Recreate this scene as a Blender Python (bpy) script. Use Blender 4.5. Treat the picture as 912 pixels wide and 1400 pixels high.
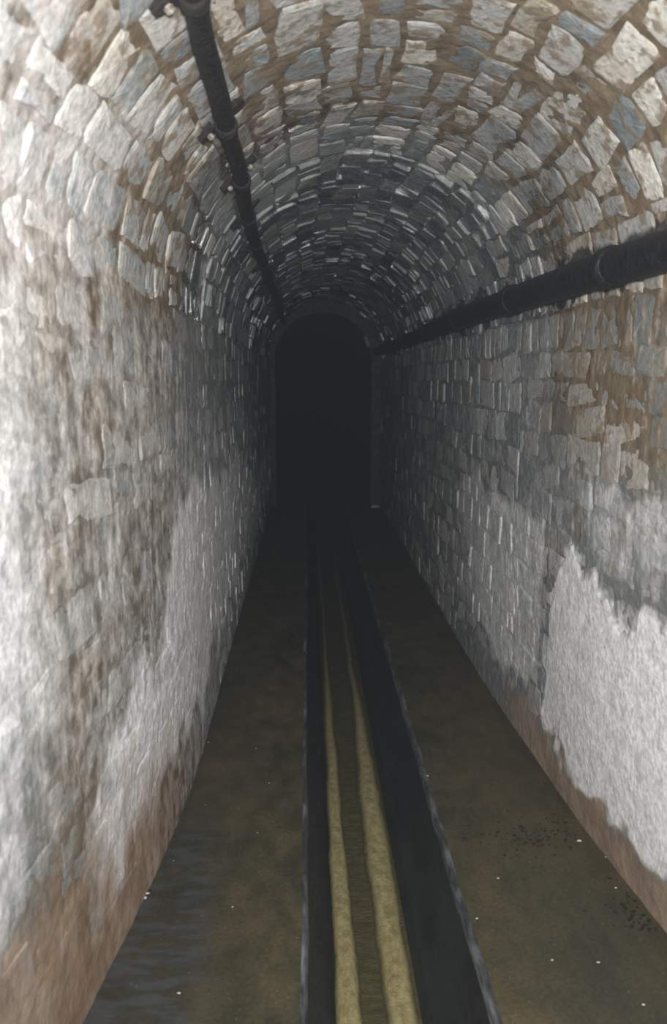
import bpy, math, random
import numpy as np
from mathutils import Matrix, Vector

for o in list(bpy.data.objects):
    bpy.data.objects.remove(o)
S = bpy.context.scene
C = S.collection
rng = np.random.default_rng(7)
random.seed(7)

# ------------------------------------------------------------------ camera, light, exposure
# world: +Y down the tunnel, +X right, Z up, floor ledges at z = 0, eye height 1.5 m
EYE = 1.5
FPX = 1400 * 28 / 36
ax = np.array([(420 - 456) / FPX, (700 - 518) / FPX, -1.0]); ax /= np.linalg.norm(ax)
zc = np.array([0.0, -ax[2], ax[1]]); zc /= np.linalg.norm(zc)
xc = np.cross(ax, zc); xc /= np.linalg.norm(xc)
RW = np.stack([xc, ax, zc], 1)                      # world -> camera rotation
cam = bpy.data.cameras.new('camera')
cam.sensor_fit = 'VERTICAL'; cam.sensor_height = 36; cam.sensor_width = 24; cam.lens = 28
cam.clip_start = 0.02; cam.clip_end = 200
cam.dof.use_dof = True; cam.dof.focus_distance = 3.3; cam.dof.aperture_fstop = 2.8
co = bpy.data.objects.new('camera', cam); C.objects.link(co)
co.matrix_world = Matrix.Translation((0, 0, EYE)) @ Matrix([[float(RW[j, i]) for j in range(3)] for i in range(3)]).to_4x4()
S.camera = co

w = bpy.data.worlds.new('darkness'); S.world = w; w.use_nodes = True
wn = w.node_tree; wn.nodes.clear()
wo = wn.nodes.new('ShaderNodeOutputWorld')
wb = wn.nodes.new('ShaderNodeBackground'); wb.inputs['Color'].default_value = (0, 0, 0, 1); wb.inputs['Strength'].default_value = 0
wn.links.new(wb.outputs[0], wo.inputs['Surface'])
wv = wn.nodes.new('ShaderNodeVolumeScatter')       # thin scatter added throughout to lift the blacks
wv.inputs['Color'].default_value = (0.78, 0.86, 1.0, 1); wv.inputs['Density'].default_value = 0.0015
wn.links.new(wv.outputs[0], wo.inputs['Volume'])

# the photographer's flash, held just beside the camera
fl = bpy.data.lights.new('flash_lamp', 'AREA'); fl.shape = 'RECTANGLE'; fl.size = 0.14; fl.size_y = 0.09
fl.energy = 84; fl.color = (1.0, 0.985, 0.965)
fo = bpy.data.objects.new('flash_lamp', fl); C.objects.link(fo)
fo.location = (0.05, -0.06, EYE + 0.12)
fo.rotation_euler = (Vector((0.06, 3.0, EYE + 0.14)) - Vector(fo.location)).to_track_quat('-Z', 'Y').to_euler()

S.view_settings.view_transform = 'Standard'
S.view_settings.look = 'None'
S.view_settings.gamma = 1.0
S.view_settings.exposure = 0.0
S.view_settings.use_curve_mapping = False

# ------------------------------------------------------------------ helpers
TAB = np.random.default_rng(3).random((256, 256))
def vn(x, y, seed=0):
    x = np.asarray(x, float) + seed * 17.31; y = np.asarray(y, float) + seed * 7.77
    xi = np.floor(x).astype(int); yi = np.floor(y).astype(int)
    fx = x - xi; fy = y - yi
    fx = fx * fx * (3 - 2 * fx); fy = fy * fy * (3 - 2 * fy)
    a = TAB[xi % 256, yi % 256]; b = TAB[(xi + 1) % 256, yi % 256]
    c = TAB[xi % 256, (yi + 1) % 256]; d = TAB[(xi + 1) % 256, (yi + 1) % 256]
    return (a * (1 - fx) + b * fx) * (1 - fy) + (c * (1 - fx) + d * fx) * fy
def fbm(x, y, seed=0, o=3):
    v = 0; t = 0; k = 1.0
    for i in range(o):
        v = v + k * vn(np.asarray(x) * 2 ** i, np.asarray(y) * 2 ** i, seed + i * 5); t += k; k *= 0.55
    return v / t
def sst(a, b, x):
    t = np.clip((np.asarray(x, float) - a) / (b - a), 0, 1)
    return t * t * (3 - 2 * t)
def lerp(a, b, t): return a + (b - a) * t

HS, RA = 1.73, 0.66                 # springing height, vault radius
LA = math.pi * RA
LT = 2 * HS + LA
YEND = 9.5
YL = np.array([-2, 1.0, 1.4, 1.67, 1.887, 2.19, 2.65, 3.0, 30]); XL = np.array([-.62, -.612, -.582, -.551, -.526, -.490, -.454, -.447, -.447])
YR = np.array([-2, 1.2, 1.7, 1.97, 2.46, 3.13, 4.0, 5.0, 30]); XR = np.array([1.05, 1.04, 1.018, .987, .941, .912, .884, .873, .873])
yy_ = np.linspace(-2, 30, 3201)
def smooth_tab(Y, X):
    v = np.interp(yy_, Y, X); k = np.hanning(41); k /= k.sum()
    return np.convolve(np.pad(v, 20, mode='edge'), k, 'valid')
XLT, XRT = smooth_tab(YL, XL), smooth_tab(YR, XR)
def xl(y): return np.interp(y, yy_, XLT)
def xr(y): return np.interp(y, yy_, XRT)

def P(s, y, off):
    """point on the lining: s = girth from left wall foot over the crown to right wall foot, off = inward"""
    s, y, off = np.broadcast_arrays(np.asarray(s, float), np.asarray(y, float), np.asarray(off, float))
    l, r = xl(y), xr(y); a = (r - l) / 2; c = (l + r) / 2
    th = math.pi - np.clip((s - HS) / RA, 0, math.pi)
    nx = -np.cos(th); nz = -np.sin(th)
    x = c + a * np.cos(th); z = HS + (RA + 0.4 * (a - 0.66)) * np.sin(th)
    z = np.where(s < HS, s, np.where(s > HS + LA, LT - s, z))
    nz = np.where((s < HS) | (s > HS + LA), 0, nz)
    bend = 0.03 * (fbm(s * 1.1, y * 1.1, 4, 2) - 0.5) * sst(0, .3, np.minimum(s, LT - s))
    o = off + bend
    return np.stack([x + nx * o, y, z + nz * o], -1)

def proj(p):
    q = np.asarray(p, float) - np.array([0, 0, EYE]); c = q @ RW.T
    d = -c[..., 2]; d = np.where(d < 0.05, np.nan, d)
    return 456 + FPX * c[..., 0] / d, 700 - FPX * c[..., 1] / d
def ray(px, py):
    return RW.T @ np.array([(px - 456) / FPX, (700 - py) / FPX, -1.0])
def on_floor(px, py, z=0.0):
    d = ray(px, py); t = (z - EYE) / d[2]; return d[0] * t, d[1] * t

# ------------------------------------------------------------------ stains and deposits over the lining (own shapes of their own)
def masks(s, y):
    s = np.asarray(s, float); y = np.asarray(y, float)
    L = s < HS; R = s > HS + LA; V = ~(L | R)
    h = np.where(L, s, np.where(R, LT - s, HS + 0.3))
    v = np.clip((s - HS) / LA, 0, 1)                  # 0 left springing .. 1 right springing
    wob = (fbm(s * 5, y * 5, 11) - .5)
    wob2 = (fbm(s * 12, y * 12, 12) - .5)
    # limewash and calcite
    hb = np.interp(y, [1.5, 1.8, 2.1, 2.45, 2.6, 2.75, 3.2, 5, 7], [.30, .55, .70, .72, .95, 1.1, 1.12, 1.0, .75])
    limL = 0.46 + 0.36 * sst(1.75, 1.35, y) * (0.75 + .6 * wob)
    limL = np.maximum(limL, 0.95 * sst(.08, -.08, h - hb + .35 * wob) * sst(1.55, 1.9, y) * sst(.12, .3, h + .4 * wob))
    limL = limL * (1 - .30 * sst(4.5, 7.5, y)) * (1 - .4 * sst(1.15, 1.5, h) * sst(2.3, 3.2, y))  # lime cut back with distance, deepening the flash falloff in the colour
    limL = limL - .30 * sst(1.0, .35, h + .4 * wob) * sst(2.0, 1.5, y)
    limR = 0.30 + 0.0 * y
    htop = np.interp(y, [1.5, 2.0, 2.35, 2.6, 2.68, 2.76, 2.84, 2.95], [.84, .83, .80, .84, .96, .84, .72, .4])
    patch = sst(.05, -.05, h - htop + .22 * wob + .05 * wob2) * sst(2.96, 2.86, y + .25 * wob) * sst(.10, .16, h + .25 * wob)
    limR = np.maximum(limR, 1.15 * patch)
    q = sst(2.92, 2.99, y + .1 * wob) * sst(5.6, 3.8, y) * sst(1.08, .92, h + .35 * wob) * sst(.14, .26, h + .3 * wob)
    limR = np.maximum(limR, .72 * q)
    limR = np.maximum(limR, .52 * sst(2.9, 2.4, y) * sst(.8, .95, h) * sst(1.30, 1.15, h + .3 * wob))
    limR = limR * (1 - .40 * sst(4.5, 7.0, y))  # right wall lime also dimmed far off, falloff put into the colour
    limV = 0.12 + 0.38 * sst(.33, .10, v + .3 * wob) * sst(2.35, 1.85, y + .6 * wob) + .22 * sst(.62, .95, v) * sst(3.2, 1.9, y)
    limV = limV + .15 * sst(.35, .1, v) * sst(3.4, 2.2, y)
    bl = sst(HS - .15, HS + .15, s); br = sst(HS + LA + .12, HS + LA - .12, s)
    lime = np.where(s < HS + LA / 2, lerp(limL, limV, bl), lerp(limR, limV, br))
    # iron stain
    tanL = .48 * sst(1.25, 1.7, y) * sst(3.2, 2.5, y) + .25 * sst(.6, .2, h)
    tanR = .30 * sst(3.3, 2.6, y) + .6 * sst(1.15, 1.4, h) * sst(3.3, 2.9, y + .5 * wob) * sst(.25, .6, fbm(s * 2.2, y * 4, 15) + .12)
    tanV = .85 * sst(3.35, 2.7, y + 1.2 * wob) + .10
    tan = np.where(s < HS + LA / 2, lerp(tanL, tanV, bl), lerp(tanR, tanV, br))
    red = sst(.80, .10, h + .8 * wob) * np.where(L, sst(3.3, 1.9, y), sst(4.0, 2.9, y) * sst(.20, .07, h + .25 * wob)) * np.where(V, 0, 1)
    wet = np.where(V, sst(2.3, 2.9, y + .8 * wob), .35 * sst(2.6, 4, y)) * sst(.32, .6, fbm(s * 3, y * 2.2, 21))
    sp = HS + LA * (1 - math.asin(.1 / .66) / math.pi)      # girth position of the heavy pipe
    d = s - sp
    tar = sst(.095, .04, np.abs(d + .010) + .10 * wob2 + .06 * wob) * .8
    sc = HS + LA * np.interp(y, [1.5, 1.9, 2.4, 3.2, 9.5], [.302, .279, .258, .240, .225])
    tar = np.maximum(tar, sst(.055, .02, np.abs(s - sc) + .10 * wob2) * .45)
    return lime, tan, red, wet, tar

def mortar_level(s, y):
    L = s < HS; R = s > HS + LA
    h = np.where(L, s, np.where(R, LT - s, 2.0))
    n1 = fbm(s * 14, y * 10, 31) - .5; n2 = fbm(s * 45, y * 45, 33, 2) - .5
    base = np.where(y < 3.35, .0055, .0050)
    amp = np.where(y < 3.35, .012, .010)
    base = np.where(L, lerp(.0088, .0062, sst(2.9, 4.4, y)), base)
    amp = np.where(L, .007, np.where(R, .0055, amp))
    base = np.where(R, np.where(y < 2.95, .0066, .0055), base)
    lime, tan, red, wet, tar = masks(s, y)
    patch = np.where(R & (y < 3.0), sst(.6, .9, lime), 0)
    skirt = np.where(L, sst(.34, .05, h + .4 * n1) * sst(4.5, 3.0, y), np.where(R, sst(.2, .12, h) * sst(5.0, 3.4, y), 0))
    k = np.maximum(patch, skirt)
    return lerp(base + amp * n1 + .006 * n2, .0135 + .005 * n1 + .003 * n2, k)

# ------------------------------------------------------------------ node helpers
class NT:
    def __init__(self, name):
        self.m = bpy.data.materials.new(name); self.m.use_nodes = True
        self.t = self.m.node_tree; self.t.nodes.clear()
        self.out = self.t.nodes.new('ShaderNodeOutputMaterial')
        self.p = self.t.nodes.new('ShaderNodeBsdfPrincipled')
        self.t.links.new(self.p.outputs[0], self.out.inputs['Surface'])
        self._pos = None
    def set(self, sock, v):
        if hasattr(v, 'links') or isinstance(v, bpy.types.NodeSocket): self.t.links.new(v, sock)
        elif isinstance(v, (tuple, list)) and len(v) == 3 and sock.type == 'RGBA': sock.default_value = (*v, 1)
        else: sock.default_value = v
    def math(self, op, a, b=0.0, clamp=False):
        n = self.t.nodes.new('ShaderNodeMath'); n.operation = op; n.use_clamp = clamp
        self.set(n.inputs[0], a); self.set(n.inputs[1], b); return n.outputs[0]
    def mix(self, f, a, b, mode='MIX'):
        n = self.t.nodes.new('ShaderNodeMix'); n.data_type = 'RGBA'; n.blend_type = mode
        self.set(n.inputs[0], f); self.set(n.inputs[6], a); self.set(n.inputs[7], b); return n.outputs[2]
    def rng(self, v, a, b, c=0.0, d=1.0, smooth=True):
        n = self.t.nodes.new('ShaderNodeMapRange'); n.interpolation_type = 'SMOOTHSTEP' if smooth else 'LINEAR'
        self.set(n.inputs[0], v)
        for i, x in enumerate((a, b, c, d)): n.inputs[1 + i].default_value = x
        return n.outputs[0]
    def pos(self, scale=(1, 1, 1)):
        if self._pos is None: self._pos = self.t.nodes.new('ShaderNodeNewGeometry').outputs['Position']
        n = self.t.nodes.new('ShaderNodeMapping'); n.inputs['Scale'].default_value = scale
        self.t.links.new(self._pos, n.inputs['Vector']); return n.outputs[0]
    def noise(self, scale, detail=3.0, rough=.55, vec=(1, 1, 1), dist=0.0):
        n = self.t.nodes.new('ShaderNodeTexNoise'); n.inputs['Scale'].default_value = scale
        n.inputs['Detail'].default_value = detail; n.inputs['Roughness'].default_value = rough; n.inputs['Distortion'].default_value = dist
        self.t.links.new(self.pos(vec), n.inputs['Vector']); return n.outputs['Fac']
    def attr(self, name):
        n = self.t.nodes.new('ShaderNodeAttribute'); n.attribute_name = name
        s = self.t.nodes.new('ShaderNodeSeparateColor'); self.t.links.new(n.outputs['Color'], s.inputs[0])
        return s.outputs[0], s.outputs[1], s.outputs[2], n.outputs['Alpha']
    def ramp(self, f, stops):
        n = self.t.nodes.new('ShaderNodeValToRGB'); e = n.color_ramp.elements
        while len(e) < len(stops): e.new(0.5)
        for k, (p, c) in enumerate(stops): e[k].position = p; e[k].color = (*c, 1)
        self.set(n.inputs[0], f); return n.outputs[0]
    def bump(self, h, dist, strength=1.0, normal=None):
        n = self.t.nodes.new('ShaderNodeBump'); n.inputs['Distance'].default_value = dist; n.inputs['Strength'].default_value = strength
        self.set(n.inputs['Height'], h)
        if normal is not None: self.t.links.new(normal, n.inputs['Normal'])
        return n.outputs[0]
    def fin(self, col=None, rough=None, normal=None, spec=None):
        if col is not None: self.set(self.p.inputs['Base Color'], col)
        if rough is not None: self.set(self.p.inputs['Roughness'], rough)
        if normal is not None: self.set(self.p.inputs['Normal'], normal)
        if spec is not None: self.set(self.p.inputs['Specular IOR Level'], spec)
        return self.m

def mat_masonry():
    n = NT('granite_masonry')
    lime, tan, wet, tar = n.attr('deposit')
    rnd, warm, isst, red = n.attr('stone')
    fine = n.noise(60, 4, .65); med = n.noise(17, 4, .6); big = n.noise(5, 3, .55)
    streak = n.noise(1.0, 4, .6, (22, 22, 2.6)); streak2 = n.noise(1.0, 4, .6, (60, 60, 6.0))
    v = n.math('ADD', rnd, n.math('MULTIPLY', n.math('SUBTRACT', med, .5), .5))
    stone = n.ramp(v, [(0, (.068, .094, .100)), (.3, (.180, .214, .222)), (.6, (.335, .345, .345)), (.85, (.46, .455, .435)), (1, (.64, .62, .57))])
    stone = n.mix(n.math('MULTIPLY', warm, n.rng(big, .35, .65)), stone, (.36, .31, .23))
    stone = n.mix(1.0, stone, n.ramp(fine, [(.25, (.66, .66, .66)), (.7, (1.22, 1.22, 1.22))]), 'MULTIPLY')
    mort_d = n.mix(med, (.125, .138, .138), (.235, .242, .235))
    mort_t = n.mix(n.rng(med, .3, .7), (.082, .057, .030), (.180, .135, .084))
    mort = n.mix(n.rng(n.math('ADD', tan, n.math('MULTIPLY', n.math('SUBTRACT', big, .5), .6)), .1, .75), mort_d, mort_t)
    smear = n.math('MULTIPLY', n.rng(n.math('ADD', med, n.math('MULTIPLY', tan, .07)), .56, .66), .8)
    stone_s = n.mix(n.math('MULTIPLY', smear, n.math('ADD', tan, .15, True)), stone, mort)
    base = n.mix(isst, mort, stone_s)
    # iron run-off in vertical streaks
    st = n.math('MULTIPLY', tan, n.rng(streak, .34, .74))
    base = n.mix(n.math('MULTIPLY', st, n.math('SUBTRACT', .5, n.math('MULTIPLY', isst, .25))), base, (.30, .235, .155))
    # limewash / calcite, broken up by streaks and grain
    lf = n.math('ADD', lime, n.math('MULTIPLY', n.math('SUBTRACT', streak, .5), .62))
    lf = n.math('ADD', lf, n.math('MULTIPLY', n.math('SUBTRACT', med, .5), .6))
    lf = n.math('ADD', lf, n.math('MULTIPLY', n.math('SUBTRACT', streak2, .5), .22))
    lf = n.math('SUBTRACT', lf, n.math('MULTIPLY', tan, .10))
    lf = n.rng(lf, .30, .95, 0, .97, False)
    limecol = n.mix(n.rng(n.math('ADD', fine, n.math('MULTIPLY', med, .5)), .5, .95), (.58, .58, .59), (.93, .93, .945))
    base = n.mix(lf, base, limecol)
    rf = n.rng(n.math('ADD', red, n.math('MULTIPLY', n.math('SUBTRACT', n.math('ADD', med, streak), 1.0), .9)), .25, .95, 0, .70)
    base = n.mix(rf, base, n.mix(n.rng(big, .3, .7), (.23, .135, .078), (.37, .27, .185)))
    tf = n.rng(n.math('ADD', tar, n.math('MULTIPLY', n.math('SUBTRACT', med, .5), .7)), .35, .6)
    base = n.mix(n.math('MULTIPLY', tf, .9), base, (.016, .015, .015))
    wf = n.rng(n.math('ADD', wet, n.math('MULTIPLY', n.math('SUBTRACT', med, .5), .5)), .3, .7)
    base = n.mix(n.math('MULTIPLY', wf, .25), base, n.mix(1.0, base, (.52, .56, .58), 'MULTIPLY'))
    rough = n.math('SUBTRACT', n.rng(fine, .2, .8, .70, .95), n.math('MULTIPLY', wf, .60))
    n.set(n.p.inputs['Coat Weight'], n.math('MULTIPLY', wf, .9)); n.p.inputs['Coat Roughness'].default_value = .22
    hgt = n.math('ADD', n.math('MULTIPLY', med, .9), n.math('MULTIPLY', fine, .45))
    hgt = n.math('ADD', hgt, n.math('MULTIPLY', streak2, .10))
    return n.fin(base, rough, n.bump(hgt, .009, .85), .5)

def mat_floor():
    n = NT('wet_concrete')
    edge, damp, _, _ = n.attr('deposit')
    fine = n.noise(90, 4, .7); med = n.noise(14, 5, .6, (1, .55, 1)); big = n.noise(3.2, 4, .55, (1, .6, 1)); rip = n.noise(11, 3, .6, (.8, 2.6, 1))
    c = n.ramp(n.math('ADD', n.math('MULTIPLY', big, .6), n.math('MULTIPLY', med, .4)), [(.30, (.027, .027, .018)), (.5, (.054, .048, .024)), (.68, (.086, .066, .031)), (.8, (.125, .088, .046))])
    c = n.mix(1.0, c, n.ramp(fine, [(.3, (.65, .65, .65)), (.7, (1.3, 1.3, 1.3))]), 'MULTIPLY')
    df = n.rng(n.math('ADD', damp, n.math('MULTIPLY', n.math('SUBTRACT', rip, .5), .9)), .30, .95)
    c = n.mix(df, c, n.mix(n.rng(rip, .40, .62), (.024, .026, .025), (.052, .057, .059)))
    c = n.mix(n.rng(n.noise(150, 1), .74, .78, 0, .55), c, (.34, .30, .24))
    rough = n.math('SUBTRACT', n.rng(med, .3, .7, .42, .72), n.math('MULTIPLY', df, .12))
    return n.fin(c, rough, n.bump(n.math('ADD', med, n.math('MULTIPLY', fine, .5)), .004, .7), .4)

def mat_channel():
    n = NT('channel_render')
    fine = n.noise(90, 3, .6); med = n.noise(9, 4, .6, (1, .4, 1)); scr = n.noise(1.0, 4, .65, (30, 3, 14))
    c = n.mix(n.rng(med, .3, .7), (.009, .0105, .0105), (.019, .022, .022))
    c = n.mix(n.rng(scr, .62, .72, 0, .4), c, (.10, .105, .11))
    return n.fin(c, n.rng(fine, .3, .7, .4, .65), n.bump(n.math('ADD', med, n.math('MULTIPLY', fine, .4)), .004, .6), .35)

def mat_simple(name, c0, c1, scale=30, rough=(.6, .9), bump=.003, vec=(1, 1, 1), spec=.5, metal=0.0, lo=.3, hi=.7):
    n = NT(name); k = n.noise(scale, 4, .6, vec); f = n.noise(scale * 4, 3, .6, vec)
    c = n.mix(n.rng(k, lo, hi), c0, c1)
    c = n.mix(1.0, c, n.ramp(f, [(.3, (.75, .75, .75)), (.7, (1.2, 1.2, 1.2))]), 'MULTIPLY')
    n.p.inputs['Metallic'].default_value = metal
    return n.fin(c, n.rng(f, .3, .7, *rough), n.bump(n.math('ADD', k, n.math('MULTIPLY', f, .4)), bump), spec)

def mat_water():
    n = NT('channel_water'); t = n.t
    n.t.nodes.remove(n.p)
    tr = t.nodes.new('ShaderNodeBsdfTransparent'); tr.inputs[0].default_value = (.93, .93, .84, 1)
    gl = t.nodes.new('ShaderNodeBsdfGlossy'); gl.inputs['Roughness'].default_value = .06
    fr = t.nodes.new('ShaderNodeLayerWeight'); fr.inputs['Blend'].default_value = .5
    b = n.bump(n.noise(16, 2, .5, (1, 1.6, 1)), .002, .4)
    t.links.new(b, gl.inputs['Normal']); t.links.new(b, fr.inputs['Normal'])
    mx = t.nodes.new('ShaderNodeMixShader'); t.links.new(n.math('ADD', n.math('MULTIPLY', n.math('POWER', fr.outputs['Facing'], 5.0), .95), .02, True), mx.inputs[0])
    t.links.new(tr.outputs[0], mx.inputs[1]); t.links.new(gl.outputs[0], mx.inputs[2])
    t.links.new(mx.outputs[0], n.out.inputs['Surface'])
    return n.m

M_ST = mat_masonry(); M_FL = mat_floor(); M_CH = mat_channel(); M_WA = mat_water()
M_ARR = mat_simple('worn_concrete_edge', (.030, .033, .034), (.13, .142, .15), 18, (.5, .8), .004, (1, .2, 1), lo=.42, hi=.7)
def mat_sand():
    n = NT('pale_silt'); edge, thin, _, _ = n.attr('deposit')
    k = n.noise(40, 4, .6, (1, .7, 1)); f = n.noise(160, 3, .6); g = n.noise(320, 1)
    c = n.mix(n.rng(k, .3, .7), (.23, .194, .105), (.41, .352, .212))
    c = n.mix(1.0, c, n.ramp(f, [(.3, (.75, .75, .75)), (.7, (1.2, 1.2, 1.2))]), 'MULTIPLY')
    c = n.mix(n.rng(g, .70, .74, 0, .8), c, (.06, .05, .03))
    e = n.math('ADD', n.math('ADD', edge, thin), n.math('MULTIPLY', n.math('SUBTRACT', k, .5), .9))
    c = n.mix(n.rng(e, .35, 1.0), c, (.066, .059, .027))
    return n.fin(c, .85, n.bump(n.math('ADD', k, n.math('MULTIPLY', f, .4)), .005), .4)
M_SAND = mat_sand()
M_PIPE = mat_simple('black_bitumen_pipe', (.005, .005, .006), (.013, .013, .014), 18, (.35, .6), .010, (1, 2, 1), spec=.3)
M_COND = mat_simple('black_rusty_conduit', (.006, .006, .006), (.018, .016, .015), 35, (.4, .75), .010, spec=.3)
M_CLAMP = mat_simple('rusted_clamp', (.008, .007, .007), (.028, .022, .018), 60, (.5, .8), .010)
M_BOLT = mat_simple('limed_bolt', (.16, .12, .09), (.50, .46, .40), 90, (.4, .7), .004)
M_PEB = mat_simple('pale_chip', (.42, .40, .36), (.72, .70, .66), 80, (.6, .9), .002)
M_DRK = mat_simple('dark_debris', (.008, .009, .010), (.022, .023, .025), 80, (.35, .6), .002)

# ------------------------------------------------------------------ mesh helpers
WORLD = {}                          # world position of every object's origin, for parenting
def mesh_obj(name, V, F, mat, parent=None, smooth=True, attrs=None, center=False):
    me = bpy.data.meshes.new(name); V = np.asarray(V, float)
    c = V.mean(0) if center else np.zeros(3)
    if isinstance(F, np.ndarray):
        k = F.shape[1]
        me.vertices.add(len(V)); me.vertices.foreach_set('co', (V - c).astype(np.float32).ravel())
        me.loops.add(F.size); me.loops.foreach_set('vertex_index', F.astype(np.int32).ravel())
        me.polygons.add(len(F)); me.polygons.foreach_set('loop_start', np.arange(0, F.size, k, dtype=np.int32))
        me.update(calc_edges=True)
    else:
        me.from_pydata((V - c).tolist(), [], F)
    me.materials.append(mat)
    me.polygons.foreach_set('use_smooth', [smooth] * len(me.polygons))
    for nm, col in (attrs or {}).items():
        at = me.attributes.new(nm, 'FLOAT_COLOR', 'POINT'); at.data.foreach_set('color', np.asarray(col, np.float32).ravel())
    me.validate(); me.update()
    o = bpy.data.objects.new(name, me); C.objects.link(o)
    o.location = c
    if parent is not None:
        o.parent = parent
        o.location = Vector(c) - WORLD.get(parent.name, Vector((0, 0, 0)))
    WORLD[o.name] = Vector(c)
    return o
def empty(name, loc=(0, 0, 0)):
    o = bpy.data.objects.new(name, None); C.objects.link(o); o.location = loc; o.empty_display_size = .1; WORLD[o.name] = Vector(loc); return o
def tag(o, label=None, cat=None, group=None, kind=None):
    if label: o['label'] = label
    if cat: o['category'] = cat
    if group: o['group'] = group
    if kind: o['kind'] = kind
    return o
def grid_faces(nu, nv, flip=False):
    i = np.arange(nu - 1)[:, None] * nv + np.arange(nv - 1)[None]
    f = np.stack([i, i + 1, i + nv + 1, i + nv], -1).reshape(-1, 4)
    return f[:, ::-1].copy() if flip else f
def deposit_attr(s, y):
    lime, tan, red, wet, tar = masks(s, y)
    return np.stack([lime, tan, wet, tar], -1), red

# ------------------------------------------------------------------ lining: bedding mortar of the two walls and the vault
ysamp = np.concatenate([np.arange(-1.2, .7, .08), np.arange(.7, 1.2, .02), np.arange(1.2, 3.5, .0092), np.arange(3.5, 4.4, .016), np.arange(4.4, YEND, .035), [YEND]])
def lining(name, s0, s1):
    n = int(round((s1 - s0) / .0100)); ss = np.linspace(s0, s1, n + 1)
    Yg, Sg = np.meshgrid(ysamp, ss, indexing='ij')
    V = P(Sg, Yg, mortar_level(Sg, Yg)).reshape(-1, 3)
    dep, red = deposit_attr(Sg.ravel(), Yg.ravel())
    st = np.stack([np.full(dep.shape[0], .5), np.zeros(dep.shape[0]), np.zeros(dep.shape[0]), red], -1)
    o = mesh_obj(name, V, grid_faces(len(ysamp), n + 1, True), M_ST, attrs={'deposit': dep, 'stone': st})
    return o
ov = .004
W_L = tag(lining('wall_left', -.03, HS + ov), 'left wall of limewashed stone with white and tan vertical streaks', kind='structure')
CEIL = tag(lining('ceiling', HS - ov, HS + LA + ov), 'barrel vault of rough grey stone setts bedded in tan mortar', kind='structure')
W_R = tag(lining('wall_right', HS + LA - ov, LT + .03), 'right wall of stone blocks with a white plaster patch low down', kind='structure')

# ------------------------------------------------------------------ the stones themselves
cells = []      # s0,s1 at both ends, y0,y1, gap, proud
def courses(lo, hi, wmin, wmax):
    out = [lo]
    while out[-1] < hi - wmin * .6: out.append(out[-1] + rng.uniform(wmin, wmax))
    k = (hi - lo) / (out[-1] - lo); return [lo + (v - lo) * k for v in out]
def section(y0, y1, sec):
    near = sec == 0
    cs = courses(.015, HS - .12, .10, .15 if near else .13) + [HS + .005]
    ns = len(cs) - 1
    av = courses(HS + .005, HS + LA - .005, .088 if near else .075, .135 if near else .115)
    rv = [HS + LA + .125] + [HS + LA + .125 + v for v in np.array(courses(0, HS - .125 - .015, .095, .14))[1:]]
    allc = cs + av[1:] + rv
    for k in range(len(allc) - 1):
        a, b = allc[k], allc[k + 1]; mid = (a + b) / 2
        wallc = mid < HS or mid > HS + LA
        soldier = HS + LA - .01 < mid < HS + LA + .13
        y = y0 - rng.uniform(0, .1)
        while y < y1 - .03:
            if soldier: ln = rng.uniform(.055, .12)
            elif wallc: ln = rng.choice([rng.uniform(.12, .2), rng.uniform(.2, .3)])
            else: ln = rng.choice([rng.uniform(.075, .12), rng.uniform(.12, .19), rng.uniform(.18, .26)], p=[.4, .4, .2])
            e = min(y + ln, y1 + rng.uniform(-.01, .01))
            if e - y > .035:
                ym = (y + e) / 2; yy = max(y, y0)
                wa = .022 * (vn(yy * 1.1, k * 3.7, 40 + sec) - .5) + .022 * (vn(ym * 3, k * 3.7, 45 + sec) - .5)
                wb_ = .022 * (vn(yy * 1.1, (k + 1) * 3.7, 40 + sec) - .5) + .022 * (vn(ym * 3, (k + 1) * 3.7, 45 + sec) - .5)
                g = rng.uniform(.009, .022) if (near and not wallc) else rng.uniform(.003, .008)
                lo_, hi_ = a + (wa if k else 0), b + (wb_ if k < len(allc) - 2 else 0)
                if not wallc and not soldier and near and rng.random() < .17 and ln > .12:      # split sett: two thin ones in one course
                    m = lerp(lo_, hi_, rng.uniform(.4, .6)); cells.append((lo_, m, yy, e, g, near, wallc)); cells.append((m, hi_, yy, e, g, near, wallc))
                else: cells.append((lo_, hi_, yy, e, g, near, wallc))
            y = e
section(-1.15, 3.36, 0)
section(3.37, YEND - .01, 1)
cl = np.array(cells, float); N = len(cl)
sm, hs_ = (cl[:, 0] + cl[:, 1]) / 2, (cl[:, 1] - cl[:, 0] - cl[:, 4]) / 2
ym, hy_ = (cl[:, 2] + cl[:, 3]) / 2, (cl[:, 3] - cl[:, 2] - cl[:, 4]) / 2
near_, wall_ = cl[:, 5] > .5, cl[:, 6] > .5
# ten-point outline: two points at each corner, one in the middle of each long side
cu = np.array([-.90, 0, .90, 1, 1, .90, 0, -.90, -1, -1]); cv = np.array([-1, -1, -1, -.80, .80, 1, 1, 1, .80, -.80])
jit = np.where(near_ & ~wall_, .010, .007)[:, None]
ou = hs_[:, None] * cv[None] + rng.normal(0, 1, (N, 10)) * jit * .45
oy = hy_[:, None] * cu[None] + rng.normal(0, 1, (N, 10)) * jit * .55
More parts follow.
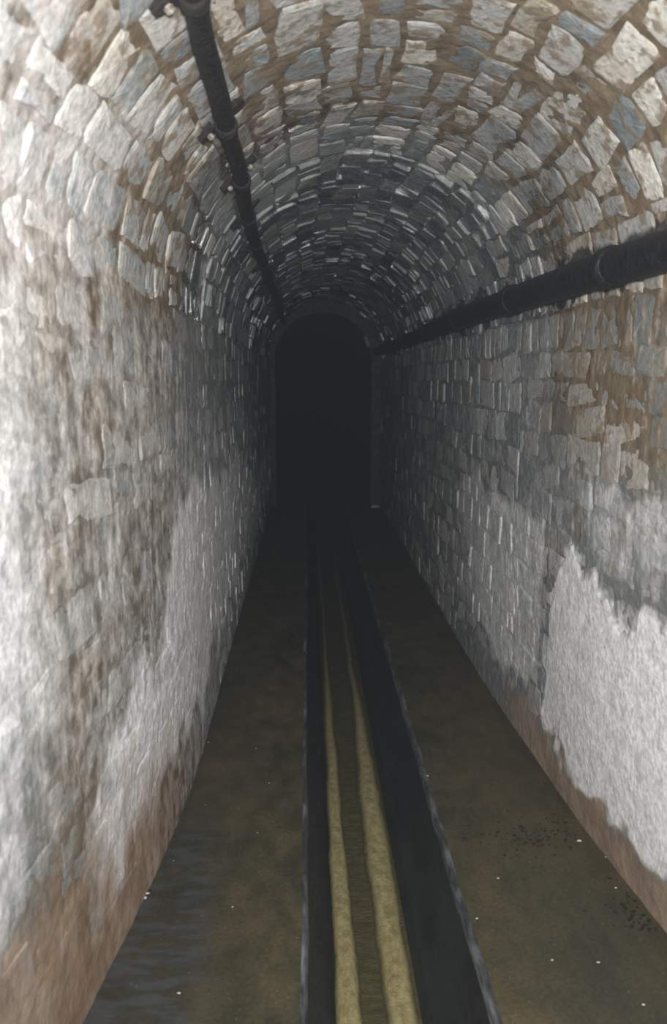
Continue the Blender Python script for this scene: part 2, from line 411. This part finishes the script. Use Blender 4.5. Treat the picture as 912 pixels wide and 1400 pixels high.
# slight skew so the setts are not all square
ou += oy * rng.normal(0, .10, (N, 1)); oy += ou * rng.normal(0, .10, (N, 1))
left_ = wall_ & (sm < 2)
proud = np.where(near_ & ~wall_, rng.uniform(.006, .0125, N), np.where(wall_, rng.uniform(.005, .0105, N), rng.uniform(.005, .017, N)))
proud = np.where(left_ & (ym < 3), rng.uniform(.0055, .0105, N), proud)
tilt_s, tilt_y = rng.normal(0, np.where(wall_, .02, .045), N), rng.normal(0, np.where(near_, np.where(wall_, .012, .03), np.where(wall_, .035, .07)), N)
def ring(scale_in, off):
    r = np.maximum(1e-4, np.sqrt(ou ** 2 + oy ** 2)); k = np.clip(1 - scale_in / r, .3, 1)
    return ou * k, oy * k, off
r0 = (ou, oy, np.full((N, 10), -.012))
u1, y1_, _ = ring(.0012, 0); u2, y2_, _ = ring(np.where(wall_ | near_, .013, .007)[:, None], 0)
tl = lambda u, y: np.clip(tilt_s[:, None] * u + tilt_y[:, None] * y, -.008, .008)
o1 = proud[:, None] - np.where(wall_ | near_, .0028, .0036)[:, None] + tl(u1, y1_); o2 = proud[:, None] + tl(u2, y2_) + rng.normal(0, .0011, (N, 10))
SU = np.concatenate([ou, u1, u2, np.zeros((N, 1))], 1) + sm[:, None]
SY = np.concatenate([oy, y1_, y2_, np.zeros((N, 1))], 1) + ym[:, None]
SO = np.concatenate([r0[2], o1, o2, proud[:, None] + .001], 1)
SP = P(SU, SY, SO)                                             # N,31,3
SP[..., 2] = np.maximum(SP[..., 2], -.02)
fc = []
for k in range(10):
    j = (k + 1) % 10
    fc += [(k, 10 + k, 10 + j), (k, 10 + j, j), (10 + k, 20 + k, 20 + j), (10 + k, 20 + j, 10 + j), (20 + k, 30, 20 + j)]
fc = np.array(fc)
# outward check on one stone: flip if the cap normal points into the wall
t_ = SP[0][fc[4]]; nrm = np.cross(t_[1] - t_[0], t_[2] - t_[0])
if nrm[0] < 0: fc = fc[:, ::-1].copy()
rv_ = rng.beta(2.2, 2.6, N) * .9 + .03
rv_ = np.where(near_ & ~wall_, rv_ + .20, np.where(wall_, rv_ * .8 + .17 - .38 * sst(4.8, 8.8, ym), rv_ * .75 + .13 - .40 * sst(4.4, 8.8, ym)))  # far stones darkened down the tunnel, painting in extra flash falloff
wm_ = np.where(rng.random(N) < np.where(near_, .3, .12), rng.uniform(.4, .9, N), 0)
# pale setts that stand out in the near vault
cpx, cpy = proj(SP[:, 30])
for px, py, val, wmv in [(862, 213, 1.1, .1), (838, 92, 1.0, .6), (700, 85, .85, .5), (655, 60, .8, .1), (772, 185, .85, .2), (685, 370, .95, .2), (735, 420, .9, .3), (152, 75, .95, .3),
                         (192, 145, .85, 0), (160, 185, .8, 0), (390, 25, .75, .3), (490, 50, .75, .1), (810, 600, .8, .4), (843, 606, .9, .3), (885, 612, .85, .3), (25, 425, 1.1, 0),
                         (330, 70, .8, 0), (650, 10, .8, 0), (905, 30, 1.0, 0), (700, 250, .75, .1), (500, 268, .6, .1), (835, 170, .32, 0), (650, 75, .2, 0), (645, 45, .35, 0), (230, 95, .3, 0)]:
    d = np.hypot(cpx - px, cpy - py); d[~np.isfinite(d)] = 1e9
    i = int(np.argmin(d)); rv_[i] = val; wm_[i] = wmv
dep, red = deposit_attr(SU.ravel(), SY.ravel())
dep = dep.reshape(N, 31, 4); red = red.reshape(N, 31)
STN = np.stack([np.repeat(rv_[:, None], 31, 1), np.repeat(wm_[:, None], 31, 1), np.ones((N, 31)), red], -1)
STN[..., 2] *= np.where(wall_ & near_, np.where(left_, .6, .7), 1.0)[:, None]      # wall stones lie under a thin skin of mortar wash
STN[:, :10, 2] *= 0.25
# which 300 of each lining show largest
px, py = proj(SP[:, 20:30])
area = .5 * np.abs(np.sum(px * np.roll(py, -1, 1) - np.roll(px, -1, 1) * py, 1))
vis = (cpx > -20) & (cpx < 932) & (cpy > -20) & (cpy < 1420) & np.isfinite(area) & (ym > .6)
owner = np.where(sm < HS, 0, np.where(sm < HS + LA, 1, 2))
buried = (mortar_level(sm, ym) > proud + .003)
for k, par in enumerate((W_L, CEIL, W_R)):
    idx = np.where(owner == k)[0]
    sc = np.where(vis[idx] & ~buried[idx], area[idx], 0)
    top = idx[np.argsort(-sc)][:300]; top = [i for i in top if vis[i] and not buried[i]]
    tops = set(int(i) for i in top)
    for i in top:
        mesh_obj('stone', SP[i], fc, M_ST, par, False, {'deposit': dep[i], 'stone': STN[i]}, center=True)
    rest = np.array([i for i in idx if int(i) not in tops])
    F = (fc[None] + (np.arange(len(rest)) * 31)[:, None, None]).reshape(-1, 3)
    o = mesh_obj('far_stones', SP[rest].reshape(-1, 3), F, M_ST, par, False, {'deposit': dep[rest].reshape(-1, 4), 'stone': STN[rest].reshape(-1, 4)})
    tag(o, 'smaller stones receding into the dark', kind='stuff')

# ------------------------------------------------------------------ far headwall and the narrower bore behind it
def prof(s, inset_l, inset_r, inset_t):
    l, r = xl(YEND) + inset_l, xr(YEND) - inset_r; a = (r - l) / 2; c = (l + r) / 2
    th = math.pi - np.clip((s - HS) / RA, 0, math.pi)
    x = c + a * np.cos(th); z = HS + (RA - inset_t) * np.sin(th)
    z = np.where(s < HS, s, np.where(s > HS + LA, LT - s, z))
    return x, z
ss = np.linspace(-.02, LT + .02, 121)
HW = empty('wall_far', (0, YEND, 0)); tag(HW, 'dark narrower arch closing in at the end of the tunnel', kind='structure')
rows = []
for (il, ir, it, y) in [(-.05, -.05, -.05, YEND - .004), (.07, .115, .13, YEND - .004), (.075, .12, .135, YEND + .01), (.075, .12, .135, YEND + .5), (.075, .12, .135, 13), (.075, .12, .135, 18), (.075, .12, .135, 26)]:
    x, z = prof(ss, il, ir, it); rows.append(np.stack([x, np.full_like(x, y), z], -1))
M_FAR = mat_simple('falloff_black_masonry', (.004, .005, .006), (.012, .014, .016), 9, (.5, .8), .01)  # near-black colour stands in for the flash dying out at the far arch
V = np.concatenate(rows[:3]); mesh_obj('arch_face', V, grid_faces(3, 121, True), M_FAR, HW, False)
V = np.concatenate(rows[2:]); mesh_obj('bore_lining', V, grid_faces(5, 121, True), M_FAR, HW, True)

# ------------------------------------------------------------------ floor: two ledges, a sunk channel, its worn edges
FLR = empty('floor', (0, 0, 0)); tag(FLR, 'wet brown concrete floor ledges with a sunken drain channel between', kind='structure')
fy = np.concatenate([np.arange(-1.2, 1.0, .1), np.arange(1.0, 6, .04), np.arange(6, 26.1, .4)])
def wear(y, seed): return .010 * (fbm(y * 2.5, y * 0 + seed, 60, 3) - .5) + .005 * (vn(y * 14, y * 0 + seed, 63) - .5)
CLX, CRX, DEP = -.012, .435, -.205
def ledge(x0f, x1f, edge_at_end):
    t = np.linspace(0, 1, 26); Yg, T = np.meshgrid(fy, t, indexing='ij')
    X = lerp(x0f(fy)[:, None], x1f(fy)[:, None], T)
    Z = .010 * (fbm(X * 3, Yg * 2, 71) - .5) * np.clip(np.minimum(T, 1 - T) * 6, 0, 1)
    dist = (T if not edge_at_end else 1 - T) * np.abs(x1f(fy) - x0f(fy))[:, None]
    V = np.stack([X, Yg, Z], -1).reshape(-1, 3)
    if edge_at_end: damp = .75 * sst(.12, .34, dist) * sst(3.6, 2.0, Yg)
    else: damp = .30 * sst(.1, .45, dist) * sst(2.9, 1.6, Yg)
    att = np.stack([dist, damp, damp * 0, damp * 0 + 1], -1).reshape(-1, 4)
    return mesh_obj('ledge', V, grid_faces(len(fy), 26, True), M_FL, FLR, True, {'deposit': att})
eL = lambda y: CLX + wear(y, 2); eR = lambda y: CRX + wear(y, 9)
ledge(lambda y: np.where(y < YEND, xl(y) - .04, -.40), lambda y: eL(y) - .012, True)
ledge(lambda y: eR(y) + .016, lambda y: np.where(y < YEND, xr(y) + .04, .78), False)
def strip(name, pts, mat, smooth=True, parent=FLR):
    Vs = []
    for fx, fz in pts: Vs.append(np.stack([fx(fy), fy, fz(fy)], -1))
    V = np.stack(Vs, 1).reshape(-1, 3)
    return mesh_obj(name, V, grid_faces(len(fy), len(pts), True), mat, parent, smooth)
K = lambda v: (lambda y: np.full_like(y, v))
strip('channel_edge', [(lambda y: eL(y) - .013, K(.0005)), (lambda y: eL(y) - .004, K(.001)), (lambda y: eL(y) + .002, K(-.005)), (lambda y: eL(y) + .005, K(-.018))], M_ARR)
strip('channel_edge', [(lambda y: eR(y) - .006, K(-.020)), (lambda y: eR(y) - .002, K(-.006)), (lambda y: eR(y) + .006, K(.001)), (lambda y: eR(y) + .017, K(.0005))], M_ARR)
strip('channel_side', [(lambda y: eL(y) + .005, K(-.018)), (K(.012), K(-.10)), (K(.036), K(-.17)), (K(.062), K(DEP + .006)), (K(.075), K(DEP))], M_CH)
strip('channel_side', [(K(.300), K(DEP)), (K(.322), K(DEP + .010)), (K(.352), K(-.165)), (K(.396), K(-.10)), (lambda y: eR(y) - .006, K(-.020))], M_CH)
M_BED = mat_simple('olive_bed_silt', (.048, .043, .019), (.085, .075, .036), 22, (.6, .9), .005, (1, 2.2, 1))
strip('channel_bed', [(K(.075), K(DEP)), (K(.13), K(DEP - .004)), (K(.19), K(DEP - .006)), (K(.25), K(DEP - .004)), (K(.300), K(DEP))], M_BED)

def sand(xc0, w0, seed, label):
    ys = np.concatenate([np.arange(.2, 7, .025), np.arange(7, 12, .1)]); t = np.linspace(-1, 1, 13)
    Yg, T = np.meshgrid(ys, t, indexing='ij')
    cxr = xc0 + .012 * (fbm(Yg * 1.6, Yg * 0 + seed, 80, 3) - .5) * 2
    wl = w0 * (.85 + .8 * (fbm(Yg * 2.2, np.sign(T) * 3 + seed, 84, 4) - .5)) * lerp(.62, 1.0, sst(5, 1.8, Yg)) * sst(12, 6, Yg)
    X = cxr + T * wl
    Z = DEP - .006 + .020 * np.sqrt(np.clip(1 - T ** 2, 0, 1)) + .004 * (fbm(X * 25, Yg * 12, 88) - .5) * (1 - T ** 2)
    o = mesh_obj('sand_ridge', np.stack([X, Yg, Z], -1).reshape(-1, 3), grid_faces(len(ys), 13, True), M_SAND, attrs={'deposit': np.stack([np.abs(T) ** 1.5, .62 * sst(2.0, 5.0, Yg), T * 0, T * 0 + 1], -1).reshape(-1, 4)})
    return tag(o, label, 'sand', 'pale silt stripes on the channel bed', 'stuff')
sand(.103, .050, 1, 'narrower pale sand stripe along the left side of the channel bed')
sand(.250, .062, 5, 'wider pale sand stripe along the right side of the channel bed')
wy = np.concatenate([np.arange(-1.2, 6, .1), np.arange(6, 26, 1)])
wx = np.linspace(.052, .326, 8); Yg, Xg = np.meshgrid(wy, wx, indexing='ij')
wa = mesh_obj('water', np.stack([Xg, Yg, np.full_like(Xg, DEP + .018)], -1).reshape(-1, 3), grid_faces(len(wy), 8), M_WA)
tag(wa, 'shallow clear water standing in the drain channel', 'water', None, 'stuff')

# ------------------------------------------------------------------ pipes
def tube(name, path, rad, mat, parent, n=18, cap=True):
    path = np.asarray(path, float); rad = np.broadcast_to(rad, (len(path),))
    d = np.gradient(path, axis=0); d /= np.linalg.norm(d, axis=1)[:, None]
    up = np.array([0, 0, 1.0]); V = []
    for p, t, r in zip(path, d, rad):
        a = np.cross(t, up); a /= np.linalg.norm(a); b = np.cross(a, t)
        an = np.linspace(0, 2 * np.pi, n, endpoint=False)
        V.append(p + r * (np.cos(an)[:, None] * a + np.sin(an)[:, None] * b))
    V = np.concatenate(V); F = []
    for i in range(len(path) - 1):
        for k in range(n):
            j = (k + 1) % n; F.append((i * n + k, i * n + j, (i + 1) * n + j, (i + 1) * n + k))
    if cap: F += [tuple(range(n))[::-1], tuple((len(path) - 1) * n + k for k in range(n))]
    return mesh_obj(name, V, F, mat, parent, True)
def heavy_path(y):
    y = np.asarray(y, float); s = HS + LA * (1 - math.asin(.09 / .66) / math.pi) + .014 * (vn(y * .8, y * 0, 91) - .5)
    return P(s, y, .062 + .012 * (vn(y * .9, y * 0 + 3, 92) - .5))
PIPE = empty('heavy_pipe', (.9, 0, 1.8)); tag(PIPE, 'thick black pipe running along the right wall at the foot of the vault', 'pipe')
py_ = np.arange(-1.0, YEND - .02, .08)
pth = heavy_path(np.minimum(py_, YEND)); pth[:, 1] = py_
pr = .0525 + .003 * (vn(py_ * 9, py_ * 0, 95) - .5)
tube('pipe_body', pth, pr, M_PIPE, PIPE, 24)
for yc in (1.55, 2.36, 3.28, 4.3, 5.4, 6.6, 7.9):
    q = np.array([yc - .035, yc - .028, yc - .02, yc + .02, yc + .028, yc + .035])
    tube('pipe_collar', heavy_path(q), np.array([.052, .058, .060, .060, .058, .052]), M_PIPE, PIPE, 24)

def cond_s(y): return HS + LA * np.interp(y, [-1, 1.5, 1.9, 2.4, 3.2, 4.5, 9.5], [.304, .302, .279, .258, .240, .236, .225]) + .012 * (vn(y * 1.3, y * 0, 97) - .5)
def cond_path(y):
    y = np.asarray(y, float); return P(cond_s(y), y, .044 + .010 * (vn(y * 1.7, y * 0 + 5, 98) - .5))
COND = empty('conduit_pipe', (-.25, 0, 2.2)); tag(COND, 'thin black conduit clamped along the upper left of the vault', 'pipe')
cy_ = np.arange(-1.0, YEND, .05)
tube('pipe_body', cond_path(cy_), .0265 + .004 * (vn(cy_ * 11, cy_ * 0, 99) - .5), M_COND, COND, 18, True)
for q, yc in enumerate([1.15, 1.74, 2.36, 2.86, 3.45, 4.1, 4.75, 5.4, 6.1, 6.8, 7.5]):
    cl_ = tube('clamp', cond_path(np.array([yc - .022, yc - .018, yc - .012, yc + .012, yc + .018, yc + .022])), np.array([.027, .032, .033, .033, .032, .027]), M_CLAMP, COND, 18)
    for sg in (-1, 1):                                              # ears flat on the stone, each with a bolt
        s0 = float(cond_s(np.array(yc))) + sg * .026; s1 = s0 + sg * (.045 + .02 * random.random())
        yy0, yy1 = yc - .020, yc + .020
        pts = []
        for o_ in (.010, .029):
            wob_ = [random.uniform(-.006, .006) for _ in range(6)]
            pts += [(s0, yy0, o_), (s0, yy1, o_), (lerp(s0, s1, .6), yy1 + wob_[1], o_), (s1, yc + .010 + wob_[2], o_ - .002), (s1, yc - .010 + wob_[3], o_ - .002), (lerp(s0, s1, .6), yy0 + wob_[4], o_)]
        a = np.array(pts); V = P(a[:, 0], a[:, 1], a[:, 2])
        F = [(5, 4, 3, 2, 1, 0), (6, 7, 8, 9, 10, 11)] + [(k, (k + 1) % 6, 6 + (k + 1) % 6, 6 + k) for k in range(6)]
        ear = mesh_obj('clamp_ear', V, F, M_CLAMP, cl_, False, center=True)
        if sg < 0 or q % 3 == 0:
            sb = lerp(s0, s1, .45); an = np.linspace(0, 2 * np.pi, 6, endpoint=False); rb = .0095
            ringp = [P(sb + rb * np.cos(an), yc + rb * np.sin(an), np.full(6, o_)) for o_ in (.026, .040)]
            top = P(np.array([sb]), np.array([yc]), np.array([.044]))
            V = np.concatenate(ringp + [top]); F = [(k, (k + 1) % 6, 6 + (k + 1) % 6, 6 + k) for k in range(6)] + [(6 + k, 6 + (k + 1) % 6, 12) for k in range(6)]
            b_ = mesh_obj('clamp_bolt', V, F, M_BOLT if q in (1, 2, 3) else M_CLAMP, cl_, False, center=True)
            if q in (1, 2, 3): b_['label'] = 'pale crusted bolt head'

# ------------------------------------------------------------------ chips and debris on the ledges
def pebble(px_, py_, r, label, group=None, flat=.55, mat=None, z0=0.0):
    x, y = on_floor(px_, py_); V = []; F = []
    n = 7; rows_ = [(-.3, .75), (.25, 1.0), (.75, .62)]
    for hz, rr in rows_:
        for k in range(n):
            a = 2 * math.pi * k / n; q = r * rr * random.uniform(.75, 1.2)
            V.append((x + q * math.cos(a) * 1.25, y + q * math.sin(a) * .85, z0 + r * flat * (hz + .35)))
    V.append((x, y, z0 + r * flat * 1.4))
    for i in range(2):
        for k in range(n):
            j = (k + 1) % n; F.append((i * n + k, i * n + j, (i + 1) * n + j, (i + 1) * n + k))
    F += [(2 * n + k, 2 * n + (k + 1) % n, 3 * n) for k in range(n)] + [tuple(range(n))[::-1]]
    o = mesh_obj('stone_chip', V, F, mat or M_PEB, None, False, center=True)
    return tag(o, label, 'stone chip', group)
pebble(513, 694, .045, 'pale stone lying far down the right ledge by the wall foot')
pebble(792, 1150, .007, 'largest white chip on the right ledge near the dark debris patch')
for a, b in [(681, 1201), (652, 1256), (842, 1214), (863, 1206), (755, 1313), (818, 1316), (880, 1374), (585, 1061), (828, 1172)]:
    pebble(a, b, random.uniform(.0026, .004), 'tiny pale grit grain on the right ledge', 'grit grains on the right ledge')
for a, b in [(237, 1177), (281, 1101), (368, 1071), (352, 1139), (318, 1240), (245, 1358), (285, 1015), (350, 1024)]:
    pebble(a, b, random.uniform(.0024, .0038), 'tiny pale grit grain on the left ledge', 'grit grains on the left ledge')
for k, (a, b) in enumerate([(196, 1215), (201, 1222), (198, 1228)]):
    pebble(a, b, .006, 'small pale chip in the cluster at the foot of the left wall', 'chips at the left wall foot')
V = []; F = []
for (cx_, cy2, rx, ry, n) in [(745, 1140, 60, 22, 90), (700, 1150, 40, 22, 30), (845, 1195, 22, 14, 9), (885, 1255, 32, 22, 44), (860, 1240, 60, 36, 40), (900, 1268, 20, 12, 16), (200, 1222, 10, 8, 10), (640, 1150, 50, 30, 6)]:
    for _ in range(n):
        x, y = on_floor(cx_ + random.gauss(0, .5) * rx, cy2 + random.gauss(0, .5) * ry)
        if x > float(xr(y)) - .03: continue
        b0 = len(V); r = random.choice([random.uniform(.0015, .004), random.uniform(.003, .008)]); a0 = random.uniform(0, 6.28); el = random.uniform(.3, .8)
        for hz in (-.003, .0):
            for k in range(5):
                a = a0 + k * 1.2566; dx, dy = r * math.cos(a), r * el * math.sin(a)
                V.append((x + dx, y + dy, hz + .003))
        F += [tuple(b0 + k for k in range(5))[::-1], tuple(b0 + 5 + k for k in range(5))] + [(b0 + k, b0 + (k + 1) % 5, b0 + 5 + (k + 1) % 5, b0 + 5 + k) for k in range(5)]
dg = mesh_obj('dark_grit', V, F, M_DRK, None, False)
tag(dg, 'scattered black flecks of grit on the wet ledges', 'debris', None, 'stuff')
M_WETS = mat_simple('wet_pale_stone', (.10, .13, .15), (.26, .31, .34), 30, (.2, .4), .01)
# pale wet stone catching the flash at the far arch
V = []
for (x, z, y) in [(.665, 1.99, 0), (.685, 2.0, 0), (.715, 1.93, 0), (.73, 1.87, 0), (.71, 1.865, 0), (.68, 1.93, 0)]: V.append((x, YEND - .03, z))
for v in list(V): V.append((v[0] * 1.0, YEND + .02, v[2]))
F = [(0, 1, 2, 3, 4, 5), (11, 10, 9, 8, 7, 6)] + [(k, 6 + k, 6 + (k + 1) % 6, (k + 1) % 6) for k in range(6)]
ps = mesh_obj('pale_stone', V, F, M_WETS, HW, False, center=True); ps['label'] = 'small pale stone glinting on the far arch'
